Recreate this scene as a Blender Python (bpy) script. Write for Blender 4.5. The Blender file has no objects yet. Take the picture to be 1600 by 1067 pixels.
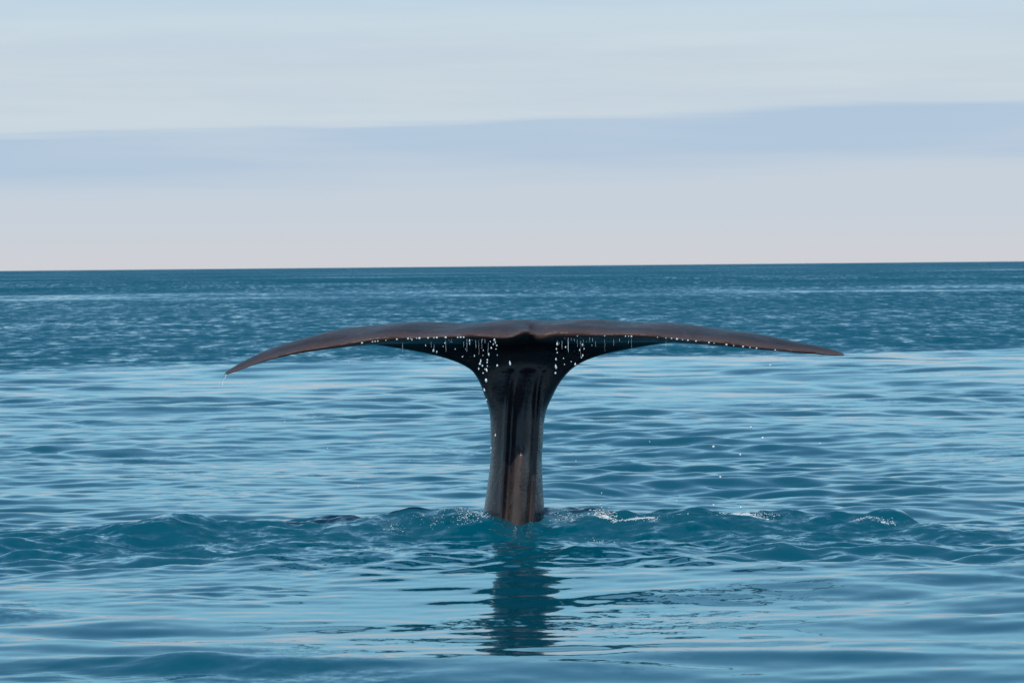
import bpy, math, random
import numpy as np
from mathutils import Matrix, Vector

R = math.radians
scene = bpy.context.scene
col = scene.collection

# ------------------------------------------------------------------ camera
CAM_H = 1.928            # eye height over the water, metres
F_PX = 6465.0            # focal length in photo pixels (1600 wide)
WHALE_Y = 30.0
PITCH = math.atan(118.0 / F_PX)
ROLL = R(0.537)
fwd = Vector((0, math.cos(PITCH), -math.sin(PITCH)))
rt0 = Vector((1, 0, 0))
up0 = rt0.cross(fwd)
rt = rt0 * math.cos(ROLL) - up0 * math.sin(ROLL)
up = rt0 * math.sin(ROLL) + up0 * math.cos(ROLL)
cam = bpy.data.cameras.new('camera')
cam.sensor_width = 36.0
cam.lens = 36.0 * F_PX / 1600.0
cam.clip_start = 0.1
cam.clip_end = 60000
cam.dof.use_dof = True
cam.dof.focus_distance = 29.7
cam.dof.aperture_fstop = 14.0
cam_o = bpy.data.objects.new('camera', cam)
M = Matrix.Identity(4)
for i in range(3):
    M[i][0] = rt[i]; M[i][1] = up[i]; M[i][2] = -fwd[i]
M[2][3] = CAM_H
cam_o.matrix_world = M
col.objects.link(cam_o)
scene.camera = cam_o


def ray(px, py):
    return fwd + rt * ((px - 800.0) / F_PX) + up * ((533.5 - py) / F_PX)


def at_depth(px, py, y):
    d = ray(px, py)
    return Vector((0, 0, CAM_H)) + d * (y / d.y)


def at_water(px, py, z=0.0):
    d = ray(px, py)
    return Vector((0, 0, CAM_H)) + d * ((z - CAM_H) / d.z)


# ------------------------------------------------------------------ light
SUN_EL, SUN_AZ = R(60), R(198)      # azimuth clockwise from +Y: the sun stands behind the camera
sun_dir = Vector((math.sin(SUN_AZ) * math.cos(SUN_EL), math.cos(SUN_AZ) * math.cos(SUN_EL), math.sin(SUN_EL)))
sun = bpy.data.lights.new('sun', 'SUN')
sun.energy = 3.6
sun.angle = R(0.53)
sun.color = (1.0, 0.95, 0.88)
sun_o = bpy.data.objects.new('sun', sun)
sun_o.rotation_euler = sun_dir.to_track_quat('Z', 'Y').to_euler()
col.objects.link(sun_o)

world = bpy.data.worlds.new('World')
scene.world = world
world.use_nodes = True
nt = world.node_tree
nt.nodes.clear()


class NT:
    """short-hand for building node trees"""
    def __init__(self, tree):
        self.t = tree

    def n(self, kind, ins=None, **props):
        nd = self.t.nodes.new(kind)
        for k, v in props.items():
            setattr(nd, k, v)
        for k, v in (ins or {}).items():
            s = nd.inputs[k]
            if isinstance(v, bpy.types.NodeSocket):
                self.t.links.new(v, s)
            else:
                s.default_value = v
        return nd

    def m(self, op, a, b=0.0, c=None, clamp=False):
        ins = {0: a, 1: b}
        if c is not None:
            ins[2] = c
        return self.n('ShaderNodeMath', ins, operation=op, use_clamp=clamp).outputs[0]

    def v(self, op, a, b=(0, 0, 0)):
        return self.n('ShaderNodeVectorMath', {0: a, 1: b}, operation=op).outputs[0]

    def step(self, x, a, b, lo=0.0, hi=1.0):
        return self.n('ShaderNodeMapRange', {0: x, 1: a, 2: b, 3: lo, 4: hi}, interpolation_type='SMOOTHSTEP').outputs[0]

    def mix(self, f, a, b):
        nd = self.t.nodes.new('ShaderNodeMix')
        nd.data_type = 'RGBA'
        for i, v in ((0, f), (6, a), (7, b)):
            s = nd.inputs[i]
            if isinstance(v, bpy.types.NodeSocket):
                self.t.links.new(v, s)
            else:
                s.default_value = v
        return nd.outputs[2]

    def noise(self, vec, scale, detail=2.0, rough=0.5, dist=0.0):
        return self.n('ShaderNodeTexNoise', {'Vector': vec, 'Scale': scale, 'Detail': detail,
                                             'Roughness': rough, 'Distortion': dist})


w = NT(nt)
SKY_STRENGTH = 0.15


def lin(r, g, b):
    f = lambda c: (c / 255 / 12.92) if c / 255 <= 0.04045 else ((c / 255 + 0.055) / 1.055) ** 2.4
    return (f(r), f(g), f(b))


def cloud(r, g, b):
    return tuple(c / SKY_STRENGTH for c in lin(r, g, b)) + (1.0,)


sky = w.n('ShaderNodeTexSky', sky_type='NISHITA', sun_disc=False)
sky.sun_elevation = SUN_EL
sky.sun_rotation = SUN_AZ
sky.altitude = 0
sky.air_density = 1.0
sky.dust_density = 0.6
sky.ozone_density = 1.6
tc = w.n('ShaderNodeTexCoord').outputs['Generated']
sep = w.n('ShaderNodeSeparateXYZ', {0: tc})
dx, dz = sep.outputs[0], sep.outputs[2]
# thin stratus lying along the horizon, in layers stretched sideways
strv = w.v('MULTIPLY', tc, (7.0, 7.0, 130.0))
lay = w.noise(strv, 1.0, 3.0, 0.5).outputs[0]
finev = w.v('MULTIPLY', tc, (16.0, 16.0, 420.0))
fine = w.noise(finev, 1.0, 3.0, 0.55).outputs[0]
wob = w.m('MULTIPLY', w.m('SUBTRACT', lay, 0.5), 0.0085)
fw = w.m('MULTIPLY', w.m('SUBTRACT', fine, 0.5), 0.0042)
el = w.m('ADD', w.m('ADD', w.m('SUBTRACT', dz, w.m('MULTIPLY', dx, 0.021)), wob), fw)
band = w.m('MULTIPLY', w.step(el, 0.0180, 0.0262), w.step(el, 0.0340, 0.0366, 1.0, 0.0))
soft = w.noise(w.v('MULTIPLY', tc, (5.0, 5.0, 60.0)), 1.0, 3.0, 0.55).outputs[0]
band = w.m('MULTIPLY', band, w.step(soft, 0.33, 0.60, 0.40, 1.0))
veil_low = w.mix(w.step(dz, 0.0, 0.017), cloud(206, 208, 214), cloud(198, 209, 220))
wisp = w.noise(w.v('MULTIPLY', tc, (24.0, 24.0, 230.0)), 1.0, 5.0, 0.62, 0.4).outputs[0]
veil_hi = w.mix(w.m('ADD', w.m('MULTIPLY', w.step(lay, 0.35, 0.65), 0.7), w.step(wisp, 0.45, 0.7, 0.0, 0.3)), cloud(196, 210, 222), cloud(204, 217, 225))
veil = w.mix(w.step(el, 0.024, 0.037), veil_low, veil_hi)
veil = w.mix(w.m('MULTIPLY', band, 0.95), veil, cloud(176, 198, 220))
veil = w.mix(w.step(dz, 0.045, 0.125), veil, cloud(157, 221, 252))  # brighter cyan put in above the view, so the water reflects bluer
# the veil thins out upwards into open blue with a little high cloud
cir = w.noise(w.v('MULTIPLY', tc, (2.2, 2.2, 7.0)), 1.0, 4.0, 0.55).outputs[0]
thin = w.step(dz, 0.09, 0.24, 1.0, 0.0)
highc = w.step(cir, 0.55, 0.80, 0.0, 0.3)
cover = w.m('MAXIMUM', thin, highc)
blue = w.v('MULTIPLY', sky.outputs[0], (0.80, 1.08, 1.04))
skyc = w.mix(cover, blue, veil)
bg = w.n('ShaderNodeBackground', {'Color': skyc, 'Strength': SKY_STRENGTH})
w.n('ShaderNodeOutputWorld', {'Surface': bg.outputs[0]})

vs = scene.view_settings
vs.view_transform = 'Standard'
vs.look = 'None'
vs.exposure = 0.0
vs.gamma = 1.0
vs.use_curve_mapping = False

rng = np.random.default_rng(7)
random.seed(5)


# ------------------------------------------------------------------ helpers
def sstep(x, a, b):
    t = np.clip((x - a) / (b - a), 0, 1)
    return t * t * (3 - 2 * t)


def mesh_obj(name, verts, faces, mat, smooth=True):
    me = bpy.data.meshes.new(name)
    verts = np.asarray(verts, dtype=np.float32)
    faces = np.asarray(faces, dtype=np.int32)
    k = faces.shape[1]
    me.vertices.add(len(verts))
    me.vertices.foreach_set('co', verts.ravel())
    me.loops.add(faces.size)
    me.loops.foreach_set('vertex_index', faces.ravel())
    me.polygons.add(len(faces))
    me.polygons.foreach_set('loop_start', np.arange(0, faces.size, k, dtype=np.int32))
    me.polygons.foreach_set('use_smooth', np.full(len(faces), smooth))
    me.update(calc_edges=True)
    me.validate()
    me.materials.append(mat)
    o = bpy.data.objects.new(name, me)
    col.objects.link(o)
    return o


def tag(o, label=None, cat=None, group=None, kind=None):
    for k, v in (('label', label), ('category', cat), ('group', group), ('kind', kind)):
        if v:
            o[k] = v
    return o


def material(name):
    m = bpy.data.materials.new(name)
    m.use_nodes = True
    m.node_tree.nodes.clear()
    t = NT(m.node_tree)
    p = t.n('ShaderNodeBsdfPrincipled')
    t.n('ShaderNodeOutputMaterial', {'Surface': p.outputs[0]})
    return m, t, p


def put(t, p, **ins):
    for k, v in ins.items():
        s = p.inputs[k.replace('_', ' ')]
        if isinstance(v, bpy.types.NodeSocket):
            t.t.links.new(v, s)
        else:
            s.default_value = v


# ------------------------------------------------------------------ sea surface
def wave_set(n, lo, hi, slope, spread, head=-math.pi / 2):
    """random sine waves between two wavelengths with a total rms slope"""
    lam = np.exp(rng.uniform(math.log(lo), math.log(hi), n))
    k = 2 * math.pi / lam
    th = head + rng.normal(0, spread, n)
    a = (slope * math.sqrt(2.0 / n)) / k
    ph = rng.uniform(0, 2 * math.pi, n)
    return list(zip(lam, k * np.cos(th), k * np.sin(th), a, ph))


SWELL = wave_set(14, 7.0, 26.0, 0.013, 0.5)
MID = wave_set(34, 1.6, 5.0, 0.034, 0.6)
SHORT = wave_set(50, 0.7, 1.7, 0.074, 0.5)
FINE = wave_set(70, 0.24, 0.7, 0.10, 0.6)
LONG = wave_set(10, 50.0, 180.0, 0.012, 0.4)
CHOP = wave_set(60, 0.20, 1.1, 0.30, 1.0)
SPRAY = wave_set(40, 0.14, 0.40, 0.17, 1.6)
PATCH = wave_set(12, 5.0, 14.0, 1.0, 1.5)

ridge_px = [0, 120, 200, 275, 345, 430, 520, 600, 650, 745, 870, 910, 960, 1010, 1070, 1130, 1200, 1280, 1340, 1400, 1460, 1540, 1640]
ridge_am = [.040, .045, .085, .140, .085, .060, .055, .085, .120, .120, .120, .135, .090, .095, .125, .095, .075, .075, .090, .090, .040, .015, .0]
ridge_dy = [-.9, -.5, -.25, -.1, .0, .05, .1, .1, .1, .05, .05, .0, .0, -.05, -.1, -.1, -.15, -.3, -.35, -.5, -.9, -1.1, -1.3]
ridge_x = [(p - 800) * WHALE_Y / F_PX for p in ridge_px]


def sum_waves(ws, x, y, dr=None, peaked=False):
    z = np.zeros_like(x)
    for lam, kx, ky, a, ph in ws:
        c = np.sin(kx * x + ky * y + ph)
        c = a * c
        if peaked:
            c = a * (1.27 - 2.0 * np.abs(np.sin(0.5 * (kx * x + ky * y + ph))))
        if dr is not None:
            c = c * sstep(lam / dr, 2.2, 5.0)
        z += c
    return z


def sea_height(x, y, dr=None):
    r = np.sqrt(x * x + y * y)
    far = 1 - sstep(r, 900, 2500)
    z = sum_waves(SWELL, x, y, dr) * far
    patch = 0.62 + 0.42 * np.tanh(sum_waves([(l, a, b, 0.55, p) for l, a, b, _, p in PATCH], x, y))
    calm_fore = 0.82 + 0.18 * sstep(y, 23.0, 31.0)
    z += sum_waves(MID, x, y, dr) * calm_fore * (0.75 + 0.4 * patch)
    z += sum_waves(SHORT, x, y, dr) * calm_fore * patch
    z += sum_waves(FINE, x, y, dr) * (0.35 + 0.65 * sstep(y, 26.0, 31.0)) * (0.4 + 0.6 * patch)
    z += sum_waves(LONG, x, y, dr) * sstep(r, 120, 350) * (1 - sstep(r, 4000, 6500))
    # ridge of shoved water either side of the tail stock
    yr = WHALE_Y + np.interp(x, ridge_x, ridge_dy)
    am = np.interp(x, ridge_x, ridge_am, left=0.05, right=0.0) * (1 - sstep(np.abs(x), 4.5, 7.0))
    yr = yr + 0.10 * np.sin(x * 3.1 + 0.4) + 0.05 * np.sin(x * 7.7)
    d = y - yr
    prof = np.where(d > 0, np.exp(-(d / 0.30) ** 2), np.exp(-np.abs(d / 0.55) ** 1.6))
    am = am * 1.12
    z += am * prof
    z -= 0.45 * am * np.exp(-((d + 1.05) / 0.55) ** 2)
    # churned water in front of the ridge
    ch = sstep(y, 24.6, 27.0) * (1 - sstep(d, 0.1, 0.75)) * (1 - sstep(np.abs(x - 0.1), 3.2, 5.6))
    lump = np.exp(-((x + 1.75) / 0.75) ** 2 - ((y - 24.6) / 0.8) ** 2)
    ch = np.maximum(ch, 0.85 * lump)
    ch = ch * (0.45 + 0.55 * patch)
    z += sum_waves(CHOP, x, y, dr, True) * ch * 0.8
    fizz = np.exp(-(d / 0.55) ** 2) * (1 - sstep(np.abs(x), 2.9, 3.6)) * (0.75 + 0.25 * sstep(x, -1.6, -0.6))
    z += sum_waves(SPRAY, x, y, dr, True) * fizz * 0.95
    # low roller in the foreground
    roll = np.exp(-((y - 20.05 - 0.12 * np.sin(x * 1.7)) / 0.24) ** 2)
    z += sum_waves(CHOP, x, y, dr, True) * 0.30 * np.exp(-((x + 1.7) / 1.0) ** 2 - ((y - 19.8) / 0.5) ** 2)
    z += roll * (0.075 * np.exp(-((x + 1.55) / 0.85) ** 2) + 0.030 * np.exp(-((x - 1.6) / 1.0) ** 2))
    return z


def build_sea():
    m, t, p = material('sea_water')
    geo = t.n('ShaderNodeNewGeometry')
    P = geo.outputs['Position']
    N = geo.outputs['Normal']
    s = t.n('ShaderNodeSeparateXYZ', {0: P})
    X, Y = s.outputs[0], s.outputs[1]
    # where the breeze ruffles the surface: beyond a wandering line, with slicks in it
    line = t.noise(t.v('MULTIPLY', P, (0.035, 0.012, 0)), 1.0, 3.0, 0.55).outputs[0]
    edge = t.m('ADD', Y, t.m('MULTIPLY', t.m('SUBTRACT', line, 0.5), 16.0))
    edge = t.m('SUBTRACT', edge, t.m('MULTIPLY', X, 0.75))
    ruff = t.step(edge, 81.0, 91.0)
    slk = t.noise(t.v('MULTIPLY', P, (0.012, 0.0075, 0)), 1.0, 4.0, 0.6).outputs[0]
    wind = t.m('ADD', Y, t.m('MULTIPLY', t.m('SUBTRACT', slk, 0.5), 260.0))
    slick = t.m('MULTIPLY', t.step(wind, 225.0, 262.0), t.step(wind, 300.0, 350.0, 1.0, 0.0))
    ruff = t.m('MULTIPLY', ruff, t.m('SUBTRACT', 1.0, t.m('MULTIPLY', slick, 0.55)))
    # water churned up by the tail: finely wrinkled
    cn = t.noise(t.v('MULTIPLY', P, (1.1, 1.1, 0)), 1.0, 3.0, 0.6).outputs[0]
    yy = t.m('ADD', Y, t.m('MULTIPLY', t.m('SUBTRACT', cn, 0.5), 2.4))
    churn = t.m('MULTIPLY', t.m('MULTIPLY', t.step(yy, 26.3, 28.6), t.step(yy, 30.3, 31.2, 1.0, 0.0)), t.step(t.m('ABSOLUTE', X), 2.6, 4.4, 1.0, 0.0))
    nz1 = t.noise(P, 3.2, 3.0, 0.6).outputs['Color']
    nz2 = t.noise(t.v('MULTIPLY', P, (0.6, 0.95, 1)), 1.0, 3.0, 0.55).outputs['Color']
    nz3 = t.noise(t.v('MULTIPLY', P, (0.12, 0.10, 1)), 1.0, 2.0, 0.5).outputs['Color']
    half = (0.5, 0.5, 0.5)
    def tilt(c, k):
        return t.n('ShaderNodeVectorMath', {0: t.v('MULTIPLY', t.v('SUBTRACT', c, half), (1, 1, 0)), 'Scale': k}, operation='SCALE').outputs[0]
    a1 = t.m('ADD', t.m('ADD', 0.05, t.m('MULTIPLY', churn, 1.15)), t.m('MULTIPLY', ruff, 0.8))
    bias = t.n('ShaderNodeVectorMath', {0: (0.0, -1.0, 0.0), 'Scale': t.m('ADD', t.m('ADD', 0.024, t.m('MULTIPLY', churn, 0.07)), t.m('MULTIPLY', t.m('MULTIPLY', ruff, t.step(Y, 90.0, 400.0, 0.21, 0.28)), t.step(slk, 0.25, 0.75, 0.6, 1.3)))}, operation='SCALE').outputs[0]
    a2 = t.m('ADD', t.m('MULTIPLY', t.step(Y, 45.0, 100.0, 0.0, 0.45), t.step(ruff, 0.0, 1.0, 1.0, 0.3)), 0.0)
    a3 = t.step(Y, 120.0, 300.0, 0.0, 0.30)
    nz5 = t.noise(P, 12.0, 3.0, 0.6).outputs['Color']
    rag = t.noise(t.v('MULTIPLY', P, (0.5, 0.35, 0)), 1.0, 3.0, 0.6).outputs[0]
    a5 = t.m('ADD', t.m('MULTIPLY', churn, 0.75), t.m('MULTIPLY', t.step(rag, 0.50, 0.72, 0.03, 0.32), t.step(Y, 40.0, 70.0, 1.0, 0.4)))
    nz4 = t.noise(t.v('MULTIPLY', P, (1.8, 0.42, 1)), 1.0, 3.0, 0.6).outputs['Color']
    a4 = t.m('MULTIPLY', ruff, 0.72)
    nn = t.v('ADD', N, t.v('ADD', tilt(nz1, a1), t.v('ADD', tilt(nz2, a2), t.v('ADD', t.v('ADD', t.v('ADD', bias, tilt(nz5, a5)), tilt(nz4, a4)), tilt(nz3, a3)))))
    nn = t.v('NORMALIZE', nn)
    # lacy froth where the ridge breaks
    fm = t.n('ShaderNodeAttribute', attribute_name='froth').outputs['Fac']
    f1 = t.noise(t.v('MULTIPLY', P, (1, 0.6, 1)), 16.0, 4.0, 0.65, 0.6).outputs[0]
    f2 = t.noise(P, 55.0, 2.0, 0.6).outputs[0]
    lace = t.step(t.m('ADD', t.m('ADD', t.m('MULTIPLY', f1, 0.75), t.m('MULTIPLY', f2, 0.35)), t.m('MULTIPLY', fm, 0.42)), 0.82, 0.98)
    lace = t.m('MULTIPLY', lace, t.step(fm, 0.02, 0.3))
    wcol = t.mix(t.m('MULTIPLY', lace, 0.85), (0.0002, 0.057, 0.090, 1), (0.62, 0.68, 0.69, 1))
    put(t, p, Base_Color=wcol, Roughness=t.m('ADD', 0.04, t.m('MULTIPLY', lace, 0.5)), IOR=1.333, Normal=nn)
    # polar sheet: fine near, coarser outwards, out to the horizon
    ang = np.concatenate([np.arange(-9.5, 9.5, 0.045), np.arange(9.5, 40, 1.0), np.arange(40, 320, 4.0), np.arange(320, 350.5, 1.0)])
    ang = np.radians(ang)
    rows = CAM_H / np.linspace(CAM_H / 16.0, CAM_H / 7000.0, 1700)
    rows = np.concatenate([[0.02, 2.0, 5.0, 8.0, 11.0, 14.0], rows, [9000, 14000, 24000]])
    drow = np.gradient(rows)
    A, RR = np.meshgrid(ang, rows)
    _, DR = np.meshgrid(ang, drow)
    x = RR * np.sin(A); y = RR * np.cos(A)
    DR = np.maximum(DR, RR * R(0.04))
    inside = (np.abs(np.where(A > math.pi, A - 2 * math.pi, A)) < R(10)) 
    DR = np.where(inside, DR, np.maximum(DR, RR * R(1.2)))
    z = sea_height(x, y, DR)
    V = np.stack([x, y, z], -1).reshape(-1, 3)
    V = np.concatenate([V, [[0, 0, 0]]])
    nr, na = x.shape
    i = np.arange(nr - 1)[:, None] * na
    j = np.arange(na)[None, :]
    j2 = (j + 1) % na
    F = np.stack([i + j, i + j2, i + na + j2, i + na + j], -1).reshape(-1, 4)[:, ::-1]
    o = mesh_obj('sea', V, F, m)
    fr = np.zeros_like(x)
    for p0, p1, yc, sy, k in ((640, 745, 29.72, .16, .55), (860, 925, 29.72, .12, .6), (924, 952, 29.74, .10, 1.0), (955, 1022, 29.60, .05, 1.0),
                              (1025, 1120, 29.62, .05, .6), (1125, 1208, 29.60, .06, 1.0), (1310, 1395, 29.42, .07, .75), (1395, 1465, 29.1, .07, .6),
                              (600, 770, 26.9, .12, .45), (815, 905, 26.6, .12, .45)):
        a_, b_ = (p0 - 800) * 30 / F_PX, (p1 - 800) * 30 / F_PX
        fr = np.maximum(fr, k * sstep(x, a_ - .12, a_ + .06) * (1 - sstep(x, b_ - .06, b_ + .12)) * np.exp(-((y - yc - 0.04 * np.sin(x * 9)) / sy) ** 2))
    at = o.data.attributes.new('froth', 'FLOAT', 'POINT')
    at.data.foreach_set('value', np.append(fr.ravel(), 0.0).astype(np.float32))
    tag(o, kind='structure')
    return o


sea = build_sea()


def water_z(x, y):
    return float(sea_height(np.array([x]), np.array([y]))[0])


# ------------------------------------------------------------------ whale tail
ZB, BR, TH, ST = 1.160, 0.285, R(91), 0.50
S_END = ZB + BR * TH + ST


def spine(s):
    e = s - ZB
    th = np.clip(e / BR, 0, TH)
    over = np.maximum(e - BR * TH, 0)
    y = -(BR * (1 - np.cos(th)) + over * np.sin(th))
    z = np.minimum(s, ZB) + BR * np.sin(th) + over * np.cos(th)
    return y, z, th


E = lambda *a: [ZB + v for v in a]
prof_s = [-1.3, -0.5, -0.02, .14, .325, .51, .65, .79, .88, .975, 1.07] + E(0.0, .05, .10, .157, .21, .262, .39, .525, .66, .78, .86, .915, S_END - ZB)
prof_L = [690, 726, 749, 753, 759, 764, 765, 765, 763, 757, 750] + [739, 726, 706, 672, 628, 585, 512, 448, 395, 364, 352, 350, 351.5]
prof_R = [902, 868, 848, 848, 846, 845, 847, 849, 853, 862, 873] + [889, 902, 920, 952, 996, 1042, 1135, 1212, 1268, 1303, 1317, 1319.5, 1318]
droop_px = [350, 370, 420, 480, 560, 620, 700, 780, 834, 900, 1010, 1100, 1200, 1260, 1318]
droop_dy = [57, 50, 33, 20.5, 9, 3.2, .6, 0, 0, 0, 2.5, 12, 24.5, 31, 36]


def smooth_interp(x, xs, ys, k=0.0):
    """monotone cubic (pchip) interpolation"""
    xs = np.asarray(xs, float); ys = np.asarray(ys, float)
    h = np.diff(xs); d = np.diff(ys) / h
    m = np.zeros_like(ys)
    m[1:-1] = np.where(d[:-1] * d[1:] > 0, 2 * d[:-1] * d[1:] / np.where(np.abs(d[:-1] + d[1:]) < 1e-9, 1e-9, d[:-1] + d[1:]), 0)
    m[0], m[-1] = d[0], d[-1]
    x = np.clip(x, xs[0], xs[-1])
    i = np.clip(np.searchsorted(xs, x) - 1, 0, len(h) - 1)
    u = (x - xs[i]) / h[i]
    return ((2 * u ** 3 - 3 * u ** 2 + 1) * ys[i] + (u ** 3 - 2 * u ** 2 + u) * h[i] * m[i]
            + (-2 * u ** 3 + 3 * u ** 2) * ys[i + 1] + (u ** 3 - u ** 2) * h[i] * m[i + 1])


def skin_material():
    m, t, p = material('wet_whale_skin')
    P = t.n('ShaderNodeTexCoord').outputs['Object']
    at_s = t.n('ShaderNodeAttribute', attribute_name='along').outputs['Fac']
    big = t.noise(t.v('MULTIPLY', P, (3.0, 3.0, 1.2)), 1.0, 4.0, 0.6).outputs[0]
    mott = t.noise(t.v('MULTIPLY', P, (16.0, 16.0, 7.0)), 1.0, 4.0, 0.65).outputs[0]
    scr = t.noise(t.v('MULTIPLY', P, (70.0, 30.0, 4.0)), 1.0, 2.0, 0.5).outputs[0]
    base = t.mix(t.step(big, 0.35, 0.68), (0.010, 0.010, 0.014, 1), (0.030, 0.021, 0.025, 1))
    base = t.mix(t.step(mott, 0.45, 0.75, 0.0, 0.55), base, (0.034, 0.026, 0.026, 1))
    base = t.mix(t.step(scr, 0.62, 0.80, 0.0, 0.25), base, (0.07, 0.055, 0.05, 1))
    # reddish brown edge of the flukes, where the skin is thin
    base = t.mix(t.step(at_s, S_END - 0.16, S_END - 0.02, 0.0, 0.6), base, (0.080, 0.038, 0.028, 1))
    # keel: sunlit patch painted into the skin colour; flukes: browner upper side
    keel_c = t.n('ShaderNodeAttribute', attribute_name='sun_and_brown').outputs['Fac']
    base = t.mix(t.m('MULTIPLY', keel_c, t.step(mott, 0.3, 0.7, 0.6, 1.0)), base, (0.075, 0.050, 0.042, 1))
    # pale scars and rake marks, and wrinkles across the stock
    sv = t.v('ADD', t.v('MULTIPLY', P, (9.0, 9.0, 5.0)), t.v('MULTIPLY', t.noise(P, 6.0, 2.0).outputs['Color'], (1.4, 1.4, 1.4)))
    vor = t.n('ShaderNodeTexVoronoi', {'Vector': sv, 'Scale': 1.0}, feature='DISTANCE_TO_EDGE').outputs[0]
    scar = t.m('MULTIPLY', t.step(vor, 0.0, 0.022, 1.0, 0.0), t.step(big, 0.50, 0.66, 0.0, 0.5))
    base = t.mix(scar, base, (0.12, 0.10, 0.10, 1))
    spot = t.n('ShaderNodeTexVoronoi', {'Vector': P, 'Scale': 22.0}).outputs[0]
    base = t.mix(t.m('MULTIPLY', t.step(spot, 0.10, 0.16, 1.0, 0.0), t.step(mott, 0.5, 0.6, 0.0, 0.6)), base, (0.14, 0.12, 0.12, 1))
    rough = t.m('ADD', t.step(mott, 0.3, 0.7, 0.11, 0.24), t.step(at_s, 1.25, 1.5, 0.0, 0.20))
    fine = t.noise(t.v('MULTIPLY', P, (34.0, 34.0, 14.0)), 1.0, 5.0, 0.62).outputs[0]
    rip = t.noise(t.v('MULTIPLY', P, (9.0, 9.0, 5.0)), 1.0, 3.0, 0.55).outputs[0]
    wri = t.noise(t.v('MULTIPLY', P, (14.0, 14.0, 46.0)), 1.0, 3.0, 0.6).outputs[0]
    hgt = t.m('ADD', t.m('ADD', t.m('MULTIPLY', fine, 0.6), rip), t.m('MULTIPLY', wri, 0.35))
    bmp = t.n('ShaderNodeBump', {'Height': hgt, 'Strength': 0.45, 'Distance': 0.014})
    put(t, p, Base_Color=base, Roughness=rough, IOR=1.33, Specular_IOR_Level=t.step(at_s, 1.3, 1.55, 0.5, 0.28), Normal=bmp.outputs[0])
    return m


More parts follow.
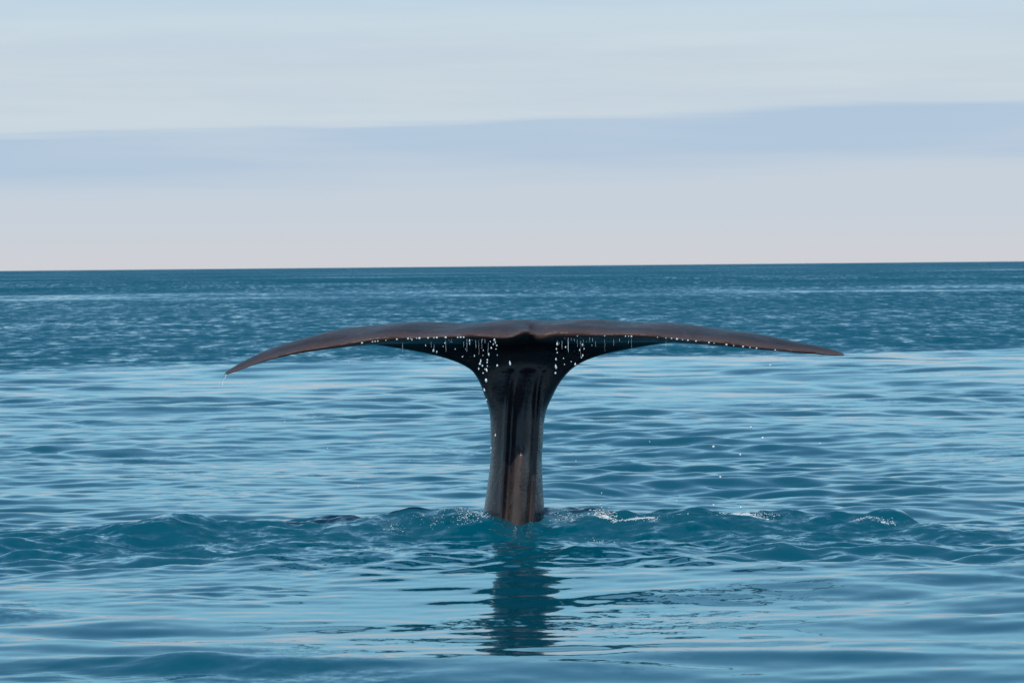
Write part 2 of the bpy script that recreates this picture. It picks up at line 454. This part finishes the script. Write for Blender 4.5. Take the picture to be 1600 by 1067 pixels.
def build_whale():
    a = np.linspace(-1, 1, 281)
    u = 0.30 * a + 0.70 * np.sin(a * math.pi / 2)
    s1 = np.concatenate([np.linspace(-1.3, 0.0, 30), np.linspace(0.02, ZB, 110)[0:], np.linspace(ZB, S_END, 130)[1:]])
    U, S = np.meshgrid(u, s1)
    y0, z0, th = spine(S)
    yw = WHALE_Y + y0
    L = smooth_interp(S, prof_s, prof_L)
    Rr = smooth_interp(S, prof_s, prof_R)
    px = (L + Rr) / 2 + U * (Rr - L) / 2
    # notch and gently bowed trailing edge: pull rows back along the chord near their end
    q = sstep(S, S_END - 0.42, S_END)
    nx = (px - 830) * 0.00464
    back = 0.20 * np.exp(-np.abs(nx / 0.036) ** 1.5) + 0.05 * (1 - np.exp(-(nx / 0.6) ** 2)) * 0 + 0.10 * (np.abs(nx) / 2.2) ** 2.2
    back -= 0.015 * np.sin(nx * 9.0) + 0.008 * np.sin(nx * 23.0 + 1.0)
    nk = np.sin(nx * 41 + 2 * np.sin(nx * 7)) * np.sin(nx * 13.7 + 1.3)
    back += 0.010 * np.maximum(nk - 0.45, 0) / 0.55 + 0.022 * np.exp(-((nx - 1.18) / 0.02) ** 2) + 0.018 * np.exp(-((nx + 0.83) / 0.018) ** 2)
    S2 = S - q * back
    y0, z0, th = spine(S2)
    yw = WHALE_Y + y0
    # sideways place from the photograph's outline, at each row's own distance
    x = (px - 800) * yw / F_PX + 0.0
    droop = smooth_interp(px, droop_px, droop_dy) * 0.00464 * sstep(S, ZB - 0.02, ZB + 0.3)
    lift = 0.115 * np.maximum(S_END - S, 0) * sstep(np.abs(px - 834), 40, 440) * sstep(S, ZB, ZB + 0.35)
    # thickness
    T = smooth_interp(S, [-1.3, -0.3, 0.1, 0.5, 0.9, 1.12, 1.35, 1.6, 1.9, S_END], [.66, .46, .37, .31, .235, .165, .118, .085, .05, .012])
    Tw = smooth_interp(S, [-1.3, 0.9, 1.12, 1.35, 1.6, 1.9, S_END], [.3, .2, .125, .105, .092, .060, .012])
    cx = x - (px * 0 + ((L + Rr) / 2 - 800) * yw / F_PX)
    sig = smooth_interp(S, [-1.3, .85, 1.15, 1.4, S_END], [1.5, .75, .32, .24, .20])
    G = np.exp(-(cx / sig) ** 2)
    span = np.abs(cx) / 2.25
    edge = np.sqrt(np.clip(1 - U * U, 0, 1))
    wing = sstep(S, 0.95, 1.3)
    expo = 1.0 - 0.45 * wing
    h = edge ** expo * (G * T + (1 - G) * Tw * (1 - 0.3 * span))
    hb = edge ** expo * (np.minimum(G, 1 - wing) * T + (1 - np.minimum(G, 1 - wing)) * Tw * (1 - 0.3 * span))
    # front (camera side) relief of the stock: keel with flutes on both sides
    kc = cx - 0.035 - 0.02 * (S - 0.3)
    low = sstep(S, -0.6, -0.2) * (1 - sstep(S, 0.555, 0.645))
    mid = sstep(S, -0.6, -0.1) * (1 - sstep(S, 0.95, 1.25))
    kw = 0.040 + 0.03 * np.clip(0.62 - S, 0, 0.7)
    keel = 0.046 * np.exp(-(kc / kw) ** 2) * low + 0.018 * np.exp(-((kc - 0.0) / 0.03) ** 2) * mid * (1 - low)
    fl = -0.042 * np.exp(-((kc + 0.085) / 0.032) ** 2) - 0.040 * np.exp(-((kc - 0.078) / 0.026) ** 2)
    fl += 0.026 * np.exp(-((kc + 0.125) / 0.022) ** 2) + 0.022 * np.exp(-((kc - 0.110) / 0.016) ** 2)
    rel = (keel + fl * mid) * edge
    rel += 0.006 * np.sin(S * 17 + cx * 9) * mid * edge * sstep(S, 0.1, 0.4)
    hf = h + rel
    # soft undulation of the fluke's upper side, and one lobe curled up beside the notch
    hb = hb + wing * edge * (0.006 * np.sin(nx * 4.2 + 0.6) * sstep(S, 1.25, 1.6) + 0.007 * np.sin(nx * 10 + S * 6))
    curl = (0.022 * np.exp(-((nx + 0.055) / 0.06) ** 2) - 0.020 * np.exp(-((nx - 0.06) / 0.07) ** 2) - 0.012 * np.exp(-((nx + 0.2) / 0.12) ** 2)) * sstep(S, S_END - 0.30, S_END)
    ny, nz = np.cos(th), np.sin(th)

    def side(hh, sgn):
        # sgn -1: camera side / underside, +1: far side / upper side
        Y = yw + sgn * ny * hh
        Z = z0 + sgn * nz * hh - droop + curl + lift
        return np.stack([x, Y, Z], -1)
    front, back_ = side(hf, -1.0), side(hb, 1.0)
    nr, na = x.shape
    V = np.concatenate([front.reshape(-1, 3), back_.reshape(-1, 3)])
    i = np.arange(nr - 1)[:, None] * na
    j = np.arange(na - 1)[None, :]
    A = np.stack([i + j, i + j + 1, i + na + j + 1, i + na + j], -1).reshape(-1, 4)
    off = nr * na
    B = A[:, ::-1] + off
    t0 = (nr - 1) * na + np.arange(na - 1)
    C = np.stack([t0, t0 + 1, t0 + 1 + off, t0 + off], -1)
    b0 = np.arange(na - 1)
    Dn = np.stack([b0 + off, b0 + 1 + off, b0 + 1, b0], -1)
    F = np.concatenate([A, B, C, Dn])
    along = np.concatenate([S.ravel(), S.ravel()])
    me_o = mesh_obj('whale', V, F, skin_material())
    at = me_o.data.attributes.new('along', 'FLOAT', 'POINT')
    at.data.foreach_set('value', along.astype(np.float32))
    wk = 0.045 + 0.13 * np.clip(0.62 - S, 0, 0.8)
    keel_sun = np.exp(-(kc / wk) ** 4) * (1 - sstep(S + 9 * kc * kc, 0.55, 0.655))  # sunlit part of the stock below the fluke's shadow, painted as lighter brown
    upper_brown = 0.22 * sstep(S, 1.25, 1.45)
    at = me_o.data.attributes.new('sun_and_brown', 'FLOAT', 'POINT')
    at.data.foreach_set('value', np.concatenate([keel_sun.ravel(), upper_brown.ravel()]).astype(np.float32))
    import bmesh
    bm = bmesh.new(); bm.from_mesh(me_o.data)
    bmesh.ops.remove_doubles(bm, verts=bm.verts, dist=0.0004)
    bmesh.ops.recalc_face_normals(bm, faces=bm.faces)
    bm.to_mesh(me_o.data); bm.free()
    me_o.data.update()
    tag(me_o, 'dark wet whale tail with spread drooping flukes and notched edge, rising from the sea', 'whale')
    te = front[-1]
    return me_o, x[-1], te, px[-1]


whale, te_x, te_pts, te_px = build_whale()


# ------------------------------------------------------------------ drops, trickle, foam
def drop_material():
    m, t, p = material('sunlit_water_drop')
    put(t, p, Base_Color=(0.92, 0.95, 0.97, 1), Roughness=0.12, IOR=1.333, Transmission_Weight=0.35, Specular_IOR_Level=0.6)  # white body colour stands in for the sun's glint on clear drops
    return m


def foam_material():
    m, t, p = material('sea_foam_bubbles')
    put(t, p, Base_Color=(0.74, 0.80, 0.82, 1), Roughness=0.35, IOR=1.333, Transmission_Weight=0.25)
    return m


MD, MF = drop_material(), foam_material()


def drop_template(seg=8, rings=6, tail=0.0):
    V, F = [], []
    for r in range(rings + 1):
        ph = math.pi * r / rings
        z = math.cos(ph)
        rad = math.sin(ph)
        if z > 0 and tail:
            rad *= (1 - 0.55 * z)
            z *= 1 + tail
        for k in range(seg):
            a = 2 * math.pi * k / seg
            V.append((rad * math.cos(a), rad * math.sin(a), z))
    for r in range(rings):
        for k in range(seg):
            k2 = (k + 1) % seg
            F.append((r * seg + k, (r + 1) * seg + k, (r + 1) * seg + k2, r * seg + k2))
    return np.array(V), np.array(F)


def drop_mesh(name, tail):
    V, F = drop_template(tail=tail)
    V = V * (1 + 0.06 * np.sin(V[:, [2, 0, 1]] * 5))
    o = mesh_obj(name, V, F, MD)
    import bmesh
    bm = bmesh.new(); bm.from_mesh(o.data)
    bmesh.ops.remove_doubles(bm, verts=bm.verts, dist=1e-4)
    bmesh.ops.recalc_face_normals(bm, faces=bm.faces)
    bm.to_mesh(o.data); bm.free()
    me = o.data
    bpy.data.objects.remove(o)
    return me


DROP = [drop_mesh('water_drop', 0.0), drop_mesh('water_drop', 0.45)]


def drop(loc, r, label, group, stretch=1.0, long_=0):
    o = bpy.data.objects.new('water_drop', DROP[long_])
    o.location = loc
    o.scale = (r, r, r * stretch)
    o.rotation_euler = (random.uniform(-.2, .2), random.uniform(-.2, .2), random.uniform(0, 6.28))
    col.objects.link(o)
    return tag(o, label, 'water drop', group)


z1 = lambda X, Y: (620 + X / 4.0, 480 + Y / 4.0)
z2 = lambda X, Y: (330 + X / 3.077, 470 + Y / 3.077)
z3 = lambda X, Y: (820 + X / 3.077, 470 + Y / 3.077)
# falling in front of the stock and the underside of the flukes: (x, y, radius in photo px)
left_fall = [(610, 205, 1.5), (625, 240, 1.6), (590, 255, 1.6), (620, 262, 1.4), (575, 295, 1.6), (525, 330, 1.4), (520, 355, 2.3),
             (565, 345, 1.5), (535, 367, 1.5), (512, 385, 1.4), (562, 395, 1.6), (540, 412, 1.4), (558, 458, 2.5), (547, 518, 1.9),
             (560, 580, 1.5), (628, 365, 1.7), (708, 352, 2.3), (628, 300, 1.2), (585, 215, 1.1), (616, 222, 1.3), (566, 368, 1.2),
             (552, 388, 1.2), (538, 302, 1.0), (603, 232, 1.2), (535, 200, 1.0), (540, 270, .9), (485, 305, .9), (566, 330, 1.2),
             (524, 340, 1.1), (616, 800, 1.5), (588, 880, 1.4), (588, 905, .9)]
right_fall = [(1003, 232, 1.7), (1003, 285, 1.4), (995, 325, 1.5), (995, 374, 2.2), (992, 412, 1.6), (1055, 250, 1.4), (1160, 235, 1.5),
              (1162, 303, 1.7), (1115, 358, 1.6), (1090, 340, 1.1), (1048, 358, 1.1), (1042, 320, .9), (998, 262, 1.0), (1003, 215, 1.2),
              (1143, 268, 1.0), (1172, 260, .9), (1220, 238, .8), (1155, 315, 1.0)]
under_fall = [(250, 280, 1.5), (228, 272, 1.4), (290, 245, .9), (365, 262, .9), (430, 262, 1.0), (455, 210, 1.1), (410, 310, 1.1),
              (95, 204, 1.0), (180, 240, .8), (335, 215, .8), (300, 225, .7), (455, 228, .8), (470, 205, .8)]
for lst, lab in ((left_fall, 'white water drop in the denser shower falling past the tail stock'),
                 (right_fall, 'white water drop in the sparser shower falling past the tail stock'),
                 (under_fall, 'small water drop falling under the fluke that droops more')):
    for X, Y, r in lst:
        px_, py_ = z1(X, Y)
        yd = WHALE_Y - 0.80 + random.uniform(-.06, .06)
        if Y > 700:
            yd = WHALE_Y - 0.62
        drop(at_depth(px_, py_, yd), r * 0.00464 * random.uniform(0.65, 0.95), lab, lab.replace('white water drop in', 'drops of').replace('small water drop', 'drops'), random.uniform(0.9, 2.0), random.randint(0, 1))


def te_at(px_):
    i = int(np.argmin(np.abs(te_px - px_)))
    return te_pts[i]


# beads clinging to the trailing edge
beads = [(z2(X, Y)[0], r) for X, Y, r in [(720, 197, 1.8), (775, 190, 1.3), (790, 189, 1.2), (806, 188, 1.3), (888, 178, 1.6), (940, 172, 1.7),
         (988, 170, 1.1), (1003, 170, 2.0), (1045, 168, 1.6), (1070, 167, 1.1), (1083, 166, 1.8), (1127, 163, 1.9), (1180, 165, 1.4),
         (1195, 166, 1.7), (1215, 168, 1.5), (840, 183, 1.0), (965, 171, .9)]]
lab = 'glinting water bead clinging to the trailing edge of the more drooping fluke'
for b, r in beads:
    p_ = te_at(b)
    drop((p_[0], p_[1] - 0.004, p_[2] + 0.004), r * 0.0046, lab, 'beads on the more drooping fluke', 0.9)
beads = [(z3(X, Y)[0], r) for X, Y, r in [(490, 173, 1.2), (505, 173, 1.0), (520, 172, 1.6), (640, 180, .9), (680, 184, 1.0), (712, 186, 1.3),
         (735, 187, 1.9), (760, 190, 1.1), (780, 192, 1.5), (820, 197, 1.5), (885, 205, 1.6), (910, 207, 1.0), (967, 212, 1.8),
         (1000, 216, 1.0), (1045, 220, 1.7), (1080, 225, 1.1), (1110, 228, 1.5), (1205, 236, 1.3), (390, 175, 1.0), (250, 176, .8)]]
lab = 'glinting water bead clinging to the trailing edge of the flatter fluke'
for b, r in beads:
    p_ = te_at(b)
    drop((p_[0], p_[1] - 0.004, p_[2] + 0.004), r * 0.0046, lab, 'beads on the flatter fluke', 0.9)

# loose drops flung out over the open water
loose = [(1067 + X / 2.989, 390 + Y / 2.989, r) for X, Y, r in [(318, 830, 1.9), (373, 880, 2.1), (143, 920, 2.0), (268, 957, 1.6), (408, 540, 1.5), (175, 1062, 1.8), (640, 905, 1.4)]]
loose += [(800 + X / 2, 760 + Y / 2, r) for X, Y, r in [(630, 58, 1.8), (715, 65, 1.7), (515, 45, 1.3), (760, 88, 1.4), (325, 104, 1.2), (550, 85, 1.0)]]
loose += [(545, 566, .9), (494, 608, 1.0), (445, 659, 1.0), (353, 650, .9), (512, 700, .9), (560, 760, .9), (640, 720, .8), (900, 720, .9), (940, 770, .9), (1015, 690, .9)]
for a_, b_, r in loose:
    drop(at_depth(a_, b_, WHALE_Y - 0.7 + random.uniform(-.2, .2)), r * 0.0046, 'tiny white drop flung clear of the flukes over open water', 'loose drops in the air')


def tube(path, radii, seg=7):
    V, F = [], []
    for (x, y, z), r in zip(path, radii):
        for k in range(seg):
            a = 2 * math.pi * k / seg
            V.append((x + r * math.cos(a), y + r * math.sin(a), z))
    for i in range(len(path) - 1):
        for k in range(seg):
            k2 = (k + 1) % seg
            F.append((i * seg + k, i * seg + k2, (i + 1) * seg + k2, (i + 1) * seg + k))
    return V, F


# trickle off the lowest fluke tip
tip = te_at(353)
end = at_depth(347.5, 602, tip[1])
pth, rad = [], []
for i in range(15):
    f = i / 14
    pth.append((tip[0] * (1 - f) + end.x * f + 0.004 * math.sin(f * 7), tip[1], (tip[2] + .004) * (1 - f) + end.z * f))
    rad.append(0.0045 * (1 - 0.6 * math.sin(f * math.pi)) * (0.7 + 0.5 * math.sin(f * 23) ** 2) if f < .93 else 0.008 * (1.05 - f) / .12)
V, F = tube(pth, rad)
tag(mesh_obj('water_trickle', V, F, MD), 'thin white trickle of water running off a drooping fluke tip', 'trickle')

# fine vertical drip threads hanging below the trailing edge (too many to count)
V, F = [], []
def add(VV, FF):
    n = len(V)
    V.extend(VV); F.extend([tuple(a + n for a in f) for f in FF])
for i in range(60):
    px_ = random.choice([random.gauss(705, 55), random.gauss(960, 70), random.gauss(735, 20), random.gauss(905, 25)])
    if not 610 < px_ < 1050 or 790 < px_ < 862:
        continue
    p_ = te_at(px_)
    ln = 0.008 + 0.10 * random.random() ** 2.5 * (1.2 if 640 < px_ < 1000 else 0.6)
    st = random.uniform(0, 0.04)
    r = random.uniform(0.0004, 0.0010)
    n = 6
    pts = [(p_[0] + random.uniform(-.002, .002), p_[1] + 0.006, p_[2] - st - ln * k / n) for k in range(n + 1)]
    add(*tube(pts, [r * random.uniform(0.5, 1.4) for _ in pts], 4))
tag(mesh_obj('drip_threads', V, F, MD), 'fine threads of water dripping from the flukes trailing edge', 'drips', kind='stuff')


# foam flecks on the shoved-up water
def foam(name, label, spots):
    TV, TF = drop_template(6, 4)
    VV, FF = [], []
    for x0, y0, sx, sy, n, rmax, lift in spots:
        for _ in range(n):
            x = random.gauss(x0, sx); y = random.gauss(y0, sy)
            r = 0.55 * rmax * random.uniform(0.2, 1.0) ** 2 + 0.001
            z = water_z(x, y) + r * 0.1 + (random.expovariate(1 / lift) if lift and random.random() < .35 else 0)
            sc = np.array([r * random.uniform(1, 2.2), r * random.uniform(1, 1.8), r * random.uniform(.6, 1.0)])
            n0 = sum(len(q) for q in VV)
            VV.append(TV * sc + np.array([x, y, z]))
            FF.append(TF + n0)
    return tag(mesh_obj(name, np.concatenate(VV), np.concatenate(FF), MF), label, 'foam', kind='stuff')


def wx(px_):
    return (px_ - 800) * WHALE_Y / F_PX


def froth(px0, px1, y0, n, r, lift=0.0, spread=0.05):
    """a streak of froth between two photo columns"""
    a_, b_ = wx(px0), wx(px1)
    k = max(1, int(n / 40))
    out = []
    for _ in range(k):
        f = random.random()
        out.append((a_ + (b_ - a_) * f, y0 + random.gauss(0, spread), 0.05, spread * 0.7, 40, r, lift))
    return out


foam('sea_foam', 'white foam flecks and splashes on the churned ridge beside the tail stock',
     froth(600, 750, 29.80, 160, .0050, .006, .12) + froth(690, 748, 29.70, 120, .006, .014, .10) + froth(860, 925, 29.75, 80, .006, .008, .08)
     + froth(925, 950, 29.74, 160, .009, .020, .05) + froth(955, 1020, 29.62, 160, .006, .002, .035) + froth(1125, 1210, 29.62, 160, .006, .006, .04)
     + froth(1310, 1400, 29.42, 80, .005, .004, .05) + froth(885, 925, 28.8, 40, .006, .010, .1))
